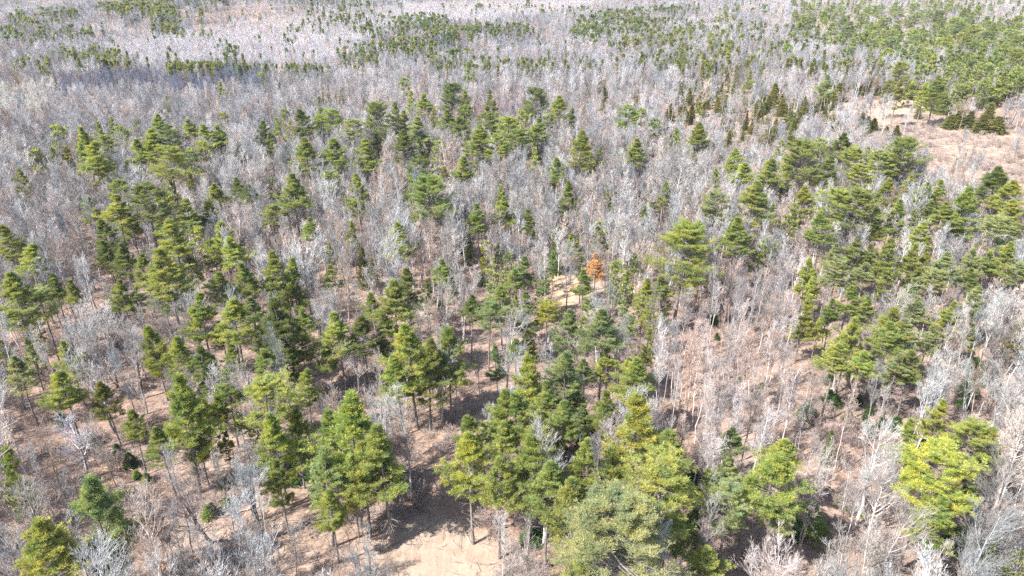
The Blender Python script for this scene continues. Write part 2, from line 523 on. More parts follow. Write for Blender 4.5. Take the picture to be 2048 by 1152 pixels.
def ground():
    ys = np.concatenate([[-4000, -800, -200], np.arange(-60, 420, 1.6), 420 + np.cumsum(np.linspace(3, 60, 60)), [2600, 3600, 6000, 12000]])
    xs = np.concatenate([[-9000, -3000, -1500], np.arange(-1000, -260, 22), np.arange(-260, 260, 1.8), np.arange(262, 1010, 22), [1500, 3000, 9000]])
    X, Y = np.meshgrid(xs, ys)
    Z = terrain(X, Y)
    rough = .10 * np.sin(X * 1.7 + np.sin(Y * 1.1)) * np.sin(Y * 1.9) + .07 * np.sin(X * .6 - Y * .8)
    Z = Z + rough * (np.abs(X) < 260) * (Y < 420)
    ny, nx = X.shape
    V = np.stack([X, Y, Z], axis=-1).reshape(-1, 3)
    i = np.arange(ny - 1)[:, None] * nx + np.arange(nx - 1)[None, :]
    F = np.stack([i, i + 1, i + nx + 1, i + nx], axis=-1).reshape(-1, 4)
    me = build_mesh('ground', [(V, F, 0)], [])
    px, py, dp = project(V[:, 0], V[:, 1], V[:, 2])
    jx = 9 * np.sin(V[:, 0] * .9 + V[:, 1] * .35) + 6 * np.sin(V[:, 1] * 1.3)
    jx = jx * np.clip(110 / np.maximum(dp, 1), 0, 1)
    ok = (dp > 5) & (V[:, 1] > 20)
    col = np.zeros((len(V), 4), np.float32); col[:, 3] = 1
    col[:, 0] = ok & poly_mask(FIELD, px + jx, py + jx * .6)
    col[:, 1] = ok & poly_mask(SAND, px + jx * .6, py + jx * .3)
    col[:, 2] = ok & (poly_mask(CUT, px + jx, py) )
    at = me.color_attributes.new('cover', 'FLOAT_COLOR', 'POINT')
    at.data.foreach_set('color', col.ravel())
    m, nt, out = new_mat('forest_floor')
    L = nt.links.new
    g = N(nt, 'ShaderNodeNewGeometry'); pos = g.outputs['Position']
    cv = N(nt, 'ShaderNodeAttribute', attribute_name='cover')
    sep = N(nt, 'ShaderNodeSeparateColor'); L(cv.outputs['Color'], sep.inputs[0])
    big = noise(nt, pos, .035, 4.0); mid = noise(nt, pos, .35, 5.0, .7); fine = noise(nt, pos, 3.2, 4.0, .75); leaf = noise(nt, pos, 11.0, 3.0, .8)
    c = mixrgb(nt, (.22, .145, .11), (.385, .28, .22), ramp(nt, mid, .35, .65))
    c = mixrgb(nt, c, (.49, .385, .31), ramp(nt, big, .50, .68))
    c = mixrgb(nt, c, (.15, .095, .07), ramp(nt, fine, .56, .74))
    c = mixrgb(nt, c, (.56, .47, .40), ramp(nt, leaf, .58, .78))
    med = noise(nt, pos, 1.25, 4.0, .75)
    c = mixrgb(nt, c, (.17, .115, .09), ramp(nt, med, .55, .70))  # coarse leaf mottling, its dark patches painted as small shadows on the litter
    c = mixrgb(nt, c, (.50, .385, .32), ramp(nt, med, .44, .33))
    fld = mixrgb(nt, (.345, .265, .21), (.43, .35, .29), ramp(nt, mid, .38, .62))
    fld = mixrgb(nt, fld, (.26, .23, .15), ramp(nt, fine, .50, .74))
    wv = N(nt, 'ShaderNodeTexWave', wave_type='BANDS', bands_direction='X'); wv.inputs['Scale'].default_value = .22
    wv.inputs['Distortion'].default_value = 5.0; wv.inputs['Detail Scale'].default_value = .6
    L(pos, wv.inputs['Vector'])
    fld = mixrgb(nt, fld, (.46, .34, .26), ramp(nt, wv.outputs['Fac'], .78, 1.1))
    c = mixrgb(nt, c, fld, sep.outputs[0])
    c = mixrgb(nt, c, mixrgb(nt, (.50, .35, .225), (.60, .45, .315), ramp(nt, fine, .4, .6)), sep.outputs[1])
    cut = mixrgb(nt, (.32, .23, .17), (.52, .415, .325), ramp(nt, mid, .38, .6))
    cut = mixrgb(nt, cut, (.24, .19, .16), ramp(nt, fine, .58, .72))
    c = mixrgb(nt, c, cut, sep.outputs[2])
    b = N(nt, 'ShaderNodeBsdfPrincipled'); b.inputs['Roughness'].default_value = .95; b.inputs['Specular IOR Level'].default_value = .1
    bp = N(nt, 'ShaderNodeBump'); bp.inputs['Strength'].default_value = .9; bp.inputs['Distance'].default_value = .12
    L(fine, bp.inputs['Height']); L(bp.outputs[0], b.inputs['Normal'])
    c = mixrgb(nt, c, (.86, .82, .80), 1.0, 'MULTIPLY')
    L(c, b.inputs['Base Color']); L(b.outputs[0], out.inputs[0])
    me.materials.append(m)
    for p in (): pass
    o = link_mesh('ground', me)
    me.shade_smooth()
    tag(o, kind='structure')
ground()

# ---------------------------------------------------------------- tints (needle colours, tuned to the render)
TINT = {'y': (.370, .405, .125), 'g': (.300, .345, .120), 'd': (.200, .240, .090), 'b': (.265, .325, .155),
        'o': (.265, .265, .090), 'p': (.355, .395, .205), 'Y': (.420, .440, .110), 'f': (.085, .150, .045), 'F': (.24, .33, .09),
        'R': (.66, .41, .23)}
TWORD = {'y': 'yellow-green', 'g': 'mid-green', 'd': 'dark green', 'b': 'blue-green', 'o': 'olive', 'p': 'pale green',
         'Y': 'bright yellow', 'f': 'deep green', 'F': 'fresh green', 'R': 'orange-brown dead'}

def vary(t, a=.09):
    k = 1 + random.uniform(-a, a)
    return [min(1, c * k * (1 + random.uniform(-a, a) * .5)) for c in t]

# pines read off the photograph: x, top y, crown width, crown bottom y, colour
PINES = """
439 165 24 185 g;521 147 18 165 g;331 193 18 208 y;162 253 42 330 y;186 284 55 352 y;195 244 24 275 g;239 256 30 285 g;210 272 35 300 g;
70 301 28 355 y;103 297 30 325 g;130 294 30 330 o;275 240 20 265 g;321 228 40 270 g;301 258 50 320 y;340 262 44 310 d;278 277 42 325 g;
328 297 58 355 y;250 322 28 365 o;373 237 34 280 y;388 227 14 240 o;405 250 40 300 y;433 250 38 300 g;447 227 22 256 g;478 290 22 330 o;
521 243 36 290 d;537 268 30 300 d;603 218 42 272 d;665 222 38 262 g;612 275 55 345 g;660 276 52 335 g;652 342 34 365 p;433 366 42 415 y;
470 356 34 410 d;500 368 36 405 d;582 350 64 435 g;543 358 28 395 y;378 345 24 390 o;3 347 14 365 d;747 206 46 285 g;706 240 40 275 p;
790 205 28 255 d;807 158 24 190 p;821 184 30 225 y;848 187 36 235 y;811 222 34 270 g;901 170 44 225 d;896 220 40 260 g;913 233 38 275 d;
932 212 24 255 g;804 260 54 325 d;838 236 48 285 p;727 277 52 345 g;980 181 22 215 d;970 212 42 262 g;988 203 22 240 d;954 250 52 310 g;
1016 236 46 280 y;995 272 42 310 y;1036 262 40 290 g;1074 178 44 238 d;1122 191 44 238 y;1144 218 24 250 d;1074 236 42 282 g;1160 262 54 335 y;
1183 307 24 350 g;1117 314 34 365 g;1069 298 32 325 y;1255 214 38 255 g;1310 240 26 285 b;1278 277 44 332 g;932 311 38 360 g;905 297 14 330 g;
842 319 46 360 d;860 356 74 445 g;823 352 34 400 g;713 349 44 430 y;888 335 26 370 o;1000 372 26 410 y;1297 374 18 410 y;1267 376 14 395 g;
1139 362 36 430 g;936 125 26 155 p;1403 244 54 312 g;1468 298 40 345 y;1496 326 44 370 y;1505 360 74 440 g;1545 318 52 375 g;1608 284 66 370 g;
1686 268 50 320 d;1710 300 46 340 y;1765 305 46 345 g;1816 280 62 355 g;1717 330 44 375 y;1652 150 34 195 p;1880 150 50 220 g;
2001 333 70 395 d;2025 362 60 420 y;231 362 36 400 g;222 392 62 455 y;285 372 66 435 d;370 395 52 455 g;405 405 44 455 d;
345 437 66 510 y;540 412 36 440 g;5 450 50 520 g;57 488 58 550 y;12 548 80 650 g;75 585 50 635 p;212 480 42 545 d;246 485 44 550 d;280 505 40 560 g;
325 500 84 595 y;467 472 52 535 y;490 525 52 600 g;545 502 58 590 g;577 517 50 620 g;440 545 50 600 g;500 595 48 645 b;390 590 66 680 y;
355 670 54 750 y;298 648 56 750 y;460 600 74 680 y;555 602 86 720 d;530 695 50 745 g;130 680 46 750 y;445 735 60 800 g;605 740 50 810 g;118 745 66 815 y;
797 447 52 515 y;957 408 42 465 g;1012 392 40 450 g;1035 415 22 460 y;1060 420 34 480 g;1145 465 34 510 y;1200 447 32 500 g;
972 485 30 540 Y;995 488 28 520 y;1052 515 44 570 b;1028 540 40 575 g;1005 545 28 580 p;906 550 28 585 p;1003 570 44 625 g;975 605 46 645 b;
1058 580 50 660 b;1094 603 42 645 Y;1135 618 60 700 b;1210 622 80 710 b;815 540 60 620 d;787 562 80 660 g;725 630 60 700 d;820 648 84 760 y;
895 655 74 770 g;850 680 70 800 g;795 710 60 800 y;1050 660 44 730 o;1030 680 40 720 g;995 690 36 760 b;1163 515 28 560 b;1168 540 36 590 g;
1234 525 30 600 g;1255 545 30 590 g;1290 555 40 620 y;1330 555 46 605 g;1370 450 96 565 y;1262 630 32 670 p;1298 660 34 730 y;1270 715 66 790 y;
1060 705 70 830 y;1130 700 74 800 b;1095 760 60 850 g;1040 790 70 880 g;1423 385 50 440 p;1476 435 60 510 g;1680 382 60 430 y;1718 385 66 455 g;1637 430 54 485 g;
1519 508 26 545 y;1860 402 36 450 g;1890 402 48 455 g;1933 375 60 465 g;1850 445 50 505 y;2035 400 50 465 y;1995 440 60 490 p;1830 422 30 450 p;
1710 472 46 540 g;1676 525 50 560 p;1725 525 50 575 p;1782 477 54 570 g;1620 515 44 590 y;1615 595 44 680 y;1670 600 40 670 g;1700 572 46 625 g;
1705 640 60 740 y;1675 690 60 745 y;1785 612 60 690 y;1815 590 40 680 y;1775 640 60 700 g;1905 605 50 675 y;1968 575 46 640 p;1868 540 40 570 p;
1895 505 50 545 p;1942 648 34 700 p;2042 655 30 730 o;1800 710 50 775 p;2045 530 40 570 p;205 762 50 830 o;345 755 98 915 y;400 805 46 860 y;
520 762 88 830 y;545 826 74 945 y;690 790 120 960 y;765 860 100 985 g;640 900 80 1010 p;8 900 64 1030 y;170 960 120 1120 b;60 1040 116 1160 y;205 1085 70 1160 g;
942 837 60 900 g;940 872 92 975 Y;1000 775 70 880 g;1180 880 74 985 y;1150 955 92 1065 g;1345 1000 90 1100 g;1080 820 74 930 y;1235 900 70 1000 g;720 880 80 985 y;650 820 80 930 g;1193 508 36 560 R;1015 845 60 920 g;1060 880 92 985 g;1095 930 90 1020 g;1130 800 66 870 g;1207 785 64 880 g;1285 780 112 930 y;
1265 715 60 790 y;1330 860 84 930 g;1310 925 124 1010 y;1235 1010 190 1160 p;1165 1105 90 1180 g;1475 860 54 920 b;1468 920 50 950 p;1573 880 66 930 y;1550 900 106 1000 y;
1460 980 80 1040 p;1550 1005 60 1040 p;1950 845 70 900 y;1868 900 112 1000 Y;1897 1000 84 1090 y;1423 1088 74 1150 y;2045 1105 50 1160 Y;
1620 12 32 40 g;1650 22 32 48 g;1690 30 34 60 b;1665 46 30 70 g;1703 44 30 70 d;1750 12 32 40 g;1745 44 38 76 g;1735 62 30 90 g;1790 6 30 30 g;1800 25 32 52 b;
1830 8 30 34 g;1835 27 32 56 g;1872 6 30 30 g;1880 22 34 50 d;1900 2 30 26 g;1910 36 34 66 y;1930 15 34 44 g;1922 44 40 76 g;1960 12 30 40 g;1975 32 32 62 b;1950 52 36 84 y;
1990 46 34 76 g;1935 66 36 96 g;1980 64 40 100 b;2022 60 30 90 g;2040 32 36 60 y;2040 72 40 104 g;1900 74 30 100 y;1885 60 30 86 g;2010 86 30 110 g;2038 98 36 128 y;
1785 76 26 100 b;1600 46 28 66 g;1608 30 28 54 g;1452 22 30 46 y;1420 62 18 80 y;1575 90 20 112 g;1700 95 26 120 b
"""
# further pines in loose clumps: centre x, y, half width, half height, how many, crown width in px, colours
PINE_CLUMPS = """
1100 740 130 110 12 62 gbyp;1130 900 150 90 7 80 gyg;480 640 210 130 13 56 ygdg;850 600 110 110 5 52 gd;330 450 150 90 10 46 ygd;250 280 170 50 9 34 yg;
900 240 210 60 14 34 ygdb;640 260 120 50 7 34 gyd;1750 600 170 130 14 46 pyg;1900 450 140 90 12 44 ygp;1650 330 160 60 8 42 gdy;60 620 80 120 5 52 gp;1400 950 120 80 5 60 pg;
1900 850 120 80 5 54 py;700 480 150 90 5 34 gp;1250 560 100 70 7 34 gpy;1060 550 90 60 7 34 bgp;400 800 210 60 7 52 goy;1900 150 130 40 14 30 ygo;1200 400 160 50 5 26 yg;1550 450 120 70 4 34 gp;
150 340 120 60 5 34 yog;1780 380 100 40 5 40 yg;1300 330 150 50 4 26 g;640 900 120 90 4 60 yg;230 560 120 60 3 40 gp;1480 110 100 40 6 20 yg;1330 250 80 40 3 24 g
"""
# other evergreens (spruce, fir, hemlock) read off the photograph
SPRUCES = """
683 175 22 215 o;632 178 16 205 d;650 180 14 206 d;1091 162 14 195 o;1342 206 24 248 o;1341 265 16 282 o;966 137 20 165 o;1097 103 14 140 d;
1187 122 16 150 o;1206 165 26 188 o;1178 168 14 190 d;1209 192 18 218 o;1131 80 16 102 o;1552 165 26 210 o;1523 115 16 165 o;1545 92 20 125 d;1648 110 32 140 o;1685 132 24 165 o;
1682 165 30 205 o;1757 120 26 150 o;1810 127 26 155 y;1765 140 30 190 o;1790 172 40 200 o;1827 160 36 200 o;1850 170 34 200 o;1890 120 28 160 o;1925 218 40 258 o;1905 228 30 262 o;1945 222 30 262 o;
1985 205 40 262 o;1970 228 34 272 o;2000 232 36 272 o;1973 150 22 190 o;2000 120 26 145 y;1727 225 24 262 o;1738 232 22 266 o;1750 236 26 262 o;1775 252 18 275 o;1796 250 20 280 o;1693 245 24 270 d;
1584 220 20 262 d;1590 240 24 290 d;1580 270 24 298 o;1385 208 24 250 o;1376 222 18 252 o;1450 220 16 265 o;1495 225 16 262 o;1505 243 16 270 o;1524 270 14 288 o;1488 147 18 172 o;1840 212 16 240 d;
722 490 30 530 o;1303 402 20 432 b;1112 460 30 500 d;1054 497 16 525 f;1080 570 18 612 d;903 497 10 520 d;
640 52 14 72 d;568 65 12 100 d;575 75 14 118 d;572 95 16 130 d;439 75 12 98 d;452 78 14 100 d;470 90 12 110 d;484 105 16 130 o;334 102 14 128 o;350 104 12 130 o;374 115 12 140 o;390 115 12 140 o;400 112 14 138 o;
396 85 12 108 p;491 148 8 168 d;235 88 16 110 o;252 100 14 118 d;190 82 20 112 o;178 86 18 110 o;165 88 18 112 o;145 92 16 112 o;110 95 18 122 o;105 72 14 92 o;72 62 14 88 o;97 118 16 140 o;182 118 16 142 o;
220 95 16 120 o;232 104 14 124 o;250 95 14 118 o;60 75 12 92 d;22 115 14 140 o;15 96 14 108 y;183 200 10 225 d;207 205 12 222 d;218 222 7 240 d;410 238 8 250 d;545 225 12 245 o;575 195 14 215 o;580 200 8 220 d;
595 905 44 965 f;585 940 50 990 f;620 930 30 970 f;1156 960 46 1025 f;1115 1025 60 1085 f;1063 1060 50 1120 f;1390 940 46 1005 f;1085 985 36 1030 f;
1945 965 52 1080 F;1930 1055 70 1150 F;1905 1050 52 1140 f;1990 1070 60 1112 b;1620 1000 72 1130 F;1640 1040 60 1130 F;1595 1040 40 1120 f;
412 1010 28 1040 F;420 1005 20 1020 f;450 995 20 1022 F;300 890 26 930 f;255 905 30 940 f;178 870 26 900 f;118 825 26 880 f;
445 955 22 965 f;290 945 22 965 p;270 940 18 960 F;1528 888 14 905 F;1678 998 16 1008 F;1703 1012 14 1020 F;1728 1024 12 1032 F;1660 975 12 986 F;1480 750 14 764 F;1525 765 12 782 F;635 720 16 735 F;
1430 785 12 797 f;1515 780 12 790 f;960 545 24 562 f;880 600 20 630 d;1700 820 24 860 f;1720 790 20 830 f;1850 880 40 920 f;1830 890 30 930 d;1760 1110 20 1140 F;1330 1000 20 1030 f;1665 860 24 900 d
"""
# clumps of far evergreens: centre x, y, half width, half height, how many, crown width in px, colours
CLUMPS = """
270 30 75 10 60 11 oood;330 42 35 10 30 11 ood;395 18 70 8 34 9 od;620 6 70 4 26 8 d;85 25 70 18 32 9 od;170 100 70 14 34 13 ood;60 120 50 16 12 11 od;230 115 40 8 18 11 od;
385 124 60 6 26 10 od;480 128 80 5 26 8 d;600 128 60 5 18 8 d;450 98 40 14 6 10 d;840 35 60 14 40 9 dd;900 55 55 10 34 9 od;760 40 60 22 30 8 d;810 85 70 16 40 9 od;720 100 50 20 20 9 od;
760 150 80 14 14 10 od;1000 50 70 10 24 8 d;1230 35 75 20 80 10 ddo;1180 55 40 12 26 9 dd;1330 50 70 18 40 9 od;1290 75 60 14 26 10 oo;920 115 80 20 36 10 ood;1040 130 60 20 26 10 oo;
870 140 50 12 20 10 od;1120 120 80 24 18 9 od;1400 70 90 24 50 10 oog;1470 110 90 26 54 12 oo;1560 60 90 26 46 11 ood;1630 110 70 30 40 13 oo;1730 130 60 20 30 14 oo;1860 170 60 20 26 16 oog;1980 150 60 26 26 15 oog;
1400 180 60 24 18 12 oo;1480 190 60 16 16 12 oo;1330 110 70 14 30 10 od;1240 150 70 20 20 10 od;1560 195 60 14 18 13 oo;1640 185 40 14 18 13 oo;620 195 80 14 22 10 od;740 185 60 10 12 11 od;
500 175 120 14 10 8 d;200 215 80 12 10 9 d;1000 160 50 14 16 10 od;1090 185 50 16 10 10 d;1220 205 50 16 9 11 o;1700 235 60 16 14 13 oo;1550 250 60 20 12 12 o;1480 250 40 16 6 12 o;
980 8 120 5 16 7 d;1100 14 80 6 8 7 d;1340 12 90 8 20 8 d;1500 14 80 8 20 9 dg;1450 40 60 12 20 10 oo;700 15 50 6 10 7 d;130 55 60 14 16 9 d;30 60 40 16 10 9 d;690 25 30 10 8 8 d;
300 190 320 50 24 9 do;800 150 300 60 36 9 od;1250 175 300 70 46 10 od;1600 200 260 60 34 11 odo;900 95 700 45 40 8 d;1500 100 500 50 60 9 od;1300 430 200 60 8 12 d;880 480 120 60 8 12 d;560 320 200 40 8 12 o;1000 330 200 30 9 12 d;1700 800 140 60 9 26 f;1850 520 120 40 8 18 f;350 920 200 60 4 16 f;1500 640 100 40 4 14 f;1900 760 100 70 8 26 f;1150 900 80 60 6 26 f
"""
# ---------------------------------------------------------------- prototypes
def mesh_of(name, ch, mats):
    return build_mesh(name, ch, mats)

PINE = []
for s, st in enumerate([0, 1, 0, 2, 1, 0, 1, 2, 0, 1, 0, 2]):
    b, c = pine_tree(100 + s, 0, st)
    PINE.append((st, mesh_of('pine_branches', b, [M_PINEBARK]), mesh_of('pine_crown', c, [M_NEEDLE])))
for s, st in enumerate([1, 0, 1]):
    b, c = pine_tree(160 + s, 0, st, 1.75)
    PINE.append((3, mesh_of('pine_branches', b, [M_PINEBARK]), mesh_of('pine_crown', c, [M_NEEDLE])))
PTRUNK = [mesh_of('pine_trunk', pine_trunk(40 + s), [M_PINEBARK, M_DEADWOOD]) for s in range(3)]
SPRU = []
for s in range(4):
    b, c = spruce_tree(200 + s, 0, s % 2)
    SPRU.append((mesh_of('spruce_branches', b, [M_PINEBARK]), mesh_of('spruce_crown', c, [M_NEEDLE])))
STRUNK = mesh_of('spruce_trunk', cone_trunk(), [M_PINEBARK])
BARE = {}
for form, n in (('pole', 4), ('spread', 3), ('clump', 2), ('birch', 2), ('fork', 1)):
    BARE[form] = []
    for s in range(n):
        t, c = bare_tree(300 + s * 7 + len(form), form, 0)
        BARE[form].append((mesh_of('bare_trunk', t, [M_BARE]), mesh_of('bare_crown', c, [M_BARE])))

def place_child(name, me, parent, loc=(0, 0, 0), scale=(1, 1, 1), rot=0, tint=None):
    o = link_mesh(name, me, parent)
    o.location = loc; o.scale = scale; o.rotation_euler = (0, 0, rot)
    if tint is not None: o['tint'] = tint
    return o

def keep_open(px, py):
    return any(bool(poly_mask(p, np.array(px), np.array(py))) for p in (FIELD, SAND, CUT, SLOPE, GLADE, TRACK))

THINGS = []     # (object, kind word, look words, px, py of the top, size)
CROWNS = []     # pixel ellipses of crowns with depth, so bare trees do not hide them

def fit_tree(px, py, w, yb, ref_r, ref_h, hmin):
    h = ref_h
    for _ in range(4):
        x, y = ground_at(px, py, h)
        z = float(terrain(x, y))
        _, _, dp = project(x, y, z + h)
        R = w * .5 * dp / FPX
        h = max(hmin, ref_h * min(1.15, max(.06, (R / ref_r) ** .75)))
    x, y = ground_at(px, py, h)
    z = float(terrain(x, y))
    # crown bottom height
    zc = np.linspace(0, h, 60)
    _, pyc, dps = project(x, y, z + zc)
    k = int(np.argmin(np.abs(pyc - yb)))
    R = w * .5 * dps[-1] / FPX
    return x, y, z, h, R, float(zc[k]), float(dps[-1])

def parse(s):
    for it in s.replace('\n', '').split(';'):
        f = it.split()
        if len(f) >= 5:
            yield f

pine_all = [(*map(float, f[:4]), f[4]) for f in parse(PINES)]
for f in parse(PINE_CLUMPS):
    cx, cy, rx, ry, n, w = map(float, f[:6])
    got = 0
    for _ in range(int(n) * 12):
        a = random.uniform(0, 6.28); q = math.sqrt(random.random())
        px, py = cx + rx * q * math.cos(a), cy + ry * q * math.sin(a)
        ww = w * random.uniform(.6, 1.15)
        if any(abs(p[0] - px) < (p[2] + ww) * .30 and abs(p[1] - py) < (p[2] + ww) * .42 for p in pine_all): continue
        if keep_open(px, py + ww) or keep_open(px, py + ww * .4): continue
        pine_all.append((px, py, ww, py + ww * random.uniform(1.15, 1.6), random.choice(f[6]))); got += 1
        if got >= n: break
pine_all.sort(key=lambda p: -p[2])
FAR_PINE = []
for i_pine, (px, py, w, yb, t) in enumerate(pine_all):
    x, y, z, h, R, zc, dp = fit_tree(px, py, w, yb, 3.5, 21.0, 6.0)
    R = min(R, 6.4) * 1.33
    if i_pine >= 299:
        FAR_PINE.append((x, y, z, R, h, vary(TINT[t]))); CROWNS.append((px, (py + yb) / 2, w / 2, (yb - py) / 2, dp)); continue
    zc = min(max(zc, .18 * h), h - 1.6 * R if h - 1.6 * R > .18 * h else .25 * h)
    zc = min(zc, h - 4.0)
    Hc = h - zc
    asp = R / 1.27 / Hc
    st = 1 if asp > .46 and random.random() < .5 else (2 if asp < .22 else 0)
    if R > 5.6: st = 3
    cand = [p for p in PINE if p[0] == st]
    _, mb, mc = random.choice(cand)
    o = root('pine_tree', x, y, z, 0)
    tint = vary(TINT[t])
    rot = random.uniform(0, 6.28)
    o.rotation_euler = (random.uniform(-.05, .05), random.uniform(-.05, .05), 0)
    place_child('trunk', random.choice(PTRUNK), o, (0, 0, 0), (R / 3.6, R / 3.6, (zc + .3) / 12.0), rot)
    place_child('branches', mb, o, (0, 0, zc), (R / PR, R / PR, Hc / PH), rot)
    place_child('crown', mc, o, (0, 0, zc), (R / PR, R / PR, Hc / PH), rot, tint)
    look = ('broad ' if asp > .42 else 'slim ' if asp < .26 else '') + TWORD[t]
    THINGS.append((o, 'pine', look, px, py, w)); CROWNS.append((px, (py + yb) / 2, w / 2, (yb - py) / 2, dp))

spr_all = []
for f in parse(SPRUCES):
    spr_all.append((*map(float, f[:4]), f[4], True))
for f in parse(CLUMPS):
    cx, cy, rx, ry, n, w = map(float, f[:6])
    for _ in range(int(n * (2.3 if cy < 132 and cx < 1400 else 1.1 if cy < 300 else 1))):
        a = random.uniform(0, 6.28); r = math.sqrt(random.random())
        px, py = cx + rx * r * math.cos(a), cy + ry * r * math.sin(a)
        ww = w * random.uniform(.7, 1.7)
        spr_all.append((px, py, ww, py + ww * random.uniform(1.5, 2.4), random.choice(f[6]), False))
spr_all.sort(key=lambda s: -s[2] * (1.0 + (0.35 if s[5] else 0)))
FAR_SPRUCE = []
n_sp = 0
for px, py, w, yb, t, listed in spr_all:
    x, y, z, h, R, zc, dp = fit_tree(px, py, w, yb, 2.3, 14.0, .6)
    if not listed and any(poly_mask(CUT, np.array(px), np.array(py + e)) for e in (0, 20, 45)): continue
    if py < 330:
        h = min(max((yb - py) * dp / FPX * 1.0, 6), 16.0) if listed and py > 110 else min(max(w * random.uniform(1.7, 2.3) * dp / FPX, 5), 14) if py > 130 else random.uniform(14.5, 18.5) if w > 12 or listed else random.uniform(14, 17.5)
    elif t in 'fF' or w < 24 and py > 480:
        h = (yb - py) * .5 * dp / FPX * 1.25 if py > 850 and w > 38 else R * 2.5
    else:
        h = max(h, min(R * 3.2, 12))
    h = max(h, .5)
    x, y = ground_at(px, py, h); z = float(terrain(x, y)); dp = float(project(x, y, z + h)[2])
    R = max(w * .5 * dp / FPX, .3) * (random.uniform(1.0, 1.3) if py < 330 else 1.15)
    x, y = ground_at(px, py, h); z = float(terrain(x, y))
    tint = vary(TINT[t])
    if n_sp < 296 and 0 <= px < 2048:
        mb, mc = random.choice(SPRU)
        o = root('spruce_tree', x, y, z, 0)
        rot = random.uniform(0, 6.28)
        place_child('trunk', STRUNK, o, (0, 0, 0), (R / SR, R / SR, h / SH), rot)
        place_child('branches', mb, o, (0, 0, 0), (R / SR, R / SR, h / SH), rot)
        place_child('crown', mc, o, (0, 0, 0), (R / SR, R / SR, h / SH), rot, tint)
        size = 'low ' if h < 3.5 else 'small ' if h < 8 else ''
        THINGS.append((o, 'spruce', size + TWORD[t], px, py, w)); n_sp += 1
        if w >= 10: CROWNS.append((px, (py + yb) / 2, w / 2, (yb - py) / 2, dp))
    else:
        FAR_SPRUCE.append((x, y, z, R, h, tint))

# ---------------------------------------------------------------- bare hardwoods
CR = np.array(CROWNS)
def hidden_by(px, py, dp, w):
    """would this bare crown stand in front of a listed evergreen crown?"""
    d = ((CR[:, 0] - px) / (CR[:, 2] + w * .35)) ** 2 + ((CR[:, 1] - py - w * .3) / (CR[:, 3] + w * .35)) ** 2
    return bool(np.any((d < 1) & (CR[:, 4] > dp - 2)))

def bare_tint(px, py):
    v = .34
    g = np.array([.43, .415, .41])
    if py < 260: g = np.array([.43, .415, .425])
    if py < 130: g = np.array([.43, .42, .44])
    if poly_mask(RISE, np.array(px), np.array(py)): g = np.array([.60, .58, .61]); v = .06
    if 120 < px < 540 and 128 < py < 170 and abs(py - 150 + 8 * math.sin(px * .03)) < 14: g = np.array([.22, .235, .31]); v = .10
    if px < 90 and 160 < py < 212 and math.sin(px * .13) + math.sin(py * .2) > -.6: g = np.array([.62, .62, .57]); v = .1
    if px < 340 and 340 < py < 560: g = np.array([.42, .40, .40])
    if px > 1600 and py > 620: g = np.array([.43, .415, .405])
    if px > 1850 and py > 560: g = np.array([.45, .44, .43])
    if 1330 < px < 1640 and py > 480: g = np.array([.46, .41, .40])
    if 880 < px < 1060 and 180 < py < 240: g = np.array([.36, .32, .33])
    k = random.uniform(1 - v * 1.25, 1 + v) * (1 + v * .45 * math.sin(px * .021 + math.sin(py * .06) * 2) * math.sin(py * .075 + 1.3 * math.sin(px * .009)))
    w = random.uniform(-.035, .03) if random.random() < .88 else .075
    return [float(np.clip(g[0] * k + w, 0, .85)), float(g[1] * k), float(np.clip(g[2] * k - w * .6, 0, .85))]

def keep(px, py):
    """share of bare trees kept at the ground pixel"""
    def inn(p): return bool(poly_mask(p, np.array(px), np.array(py)))
    if inn(FIELD) or inn(SAND) or inn(TRACK): return 0.0
    if inn(CUT): return .04
    if inn(SLOPE): return .55
    if inn(GLADE) or inn(GLADE2): return .05
    if inn(LOWLEFT): return .42
    if inn(LEFTA) or inn(LEFTB) or inn(MIDOPEN): return .3
    if inn(FAROPEN): return .35
    if inn(PINEWOOD): return .4
    if py > 700 and px < 1000: return .50
    if py > 560 and px > 1800: return 1.0
    if py > 620 and px > 1620: return .78
    if py > 600 and px < 1400: return .60
    return 1.0

def keep_top(px, py):
    def inn(p): return bool(poly_mask(p, np.array(px), np.array(py)))
    if inn(CUT) or inn(SAND) or (1098 < px < 1165 and 540 < py < 640): return .03
    if inn(FIELD): return .08
    if inn(GLADE) or inn(GLADE2): return .3
    if inn(FAROPEN): return .6
    return 1.0

BARE_PTS = []
def scatter_bare(y0, y1, s):
    y = y0
    while y < y1:
        half = .76 * (y + 30) + 45
        x = -half
        while x < half:
            xx = x + random.uniform(-.5, .5) * s; yy = y + random.uniform(-.5, .5) * s
            x += s
            z = float(terrain(xx, yy))
            h = random.gauss(14.5 if y < 300 else 13.0, 2.3)
            h = min(max(h, 7), 19)
            gpx, gpy, _ = project(xx, yy, z)
            px, py, dp = project(xx, yy, z + h)
            kp = min(keep(gpx, gpy), keep_top(px, py))
            if random.random() > kp: continue
            w = 2.6 * FPX / dp
            if dp < 400 and hidden_by(px, py, dp, w) and random.random() < .93: continue
            BARE_PTS.append((xx, yy, z, h, float(px), float(py), float(dp)))
        y += s
scatter_bare(38, 320, 3.4)
n_near_band = len(BARE_PTS)
scatter_bare(320, 560, 4.6)
inview = [i for i, b in enumerate(BARE_PTS) if 4 < b[4] < 2044 and 4 < b[5] < 1130]
inview.sort(key=lambda i: BARE_PTS[i][6])
INDIV = set(inview[:288])

def pick_form(px, py):
    if px > 1560 and py > 560: return random.choices(['pole', 'spread', 'birch', 'clump'], [7, 1.6, .5, 2.5])[0]
    if 1320 < px < 1600 and py > 500: return 'pole' if random.random() < .97 else 'spread'
    return random.choices(['pole', 'spread', 'clump'], [8, 2, .8])[0]

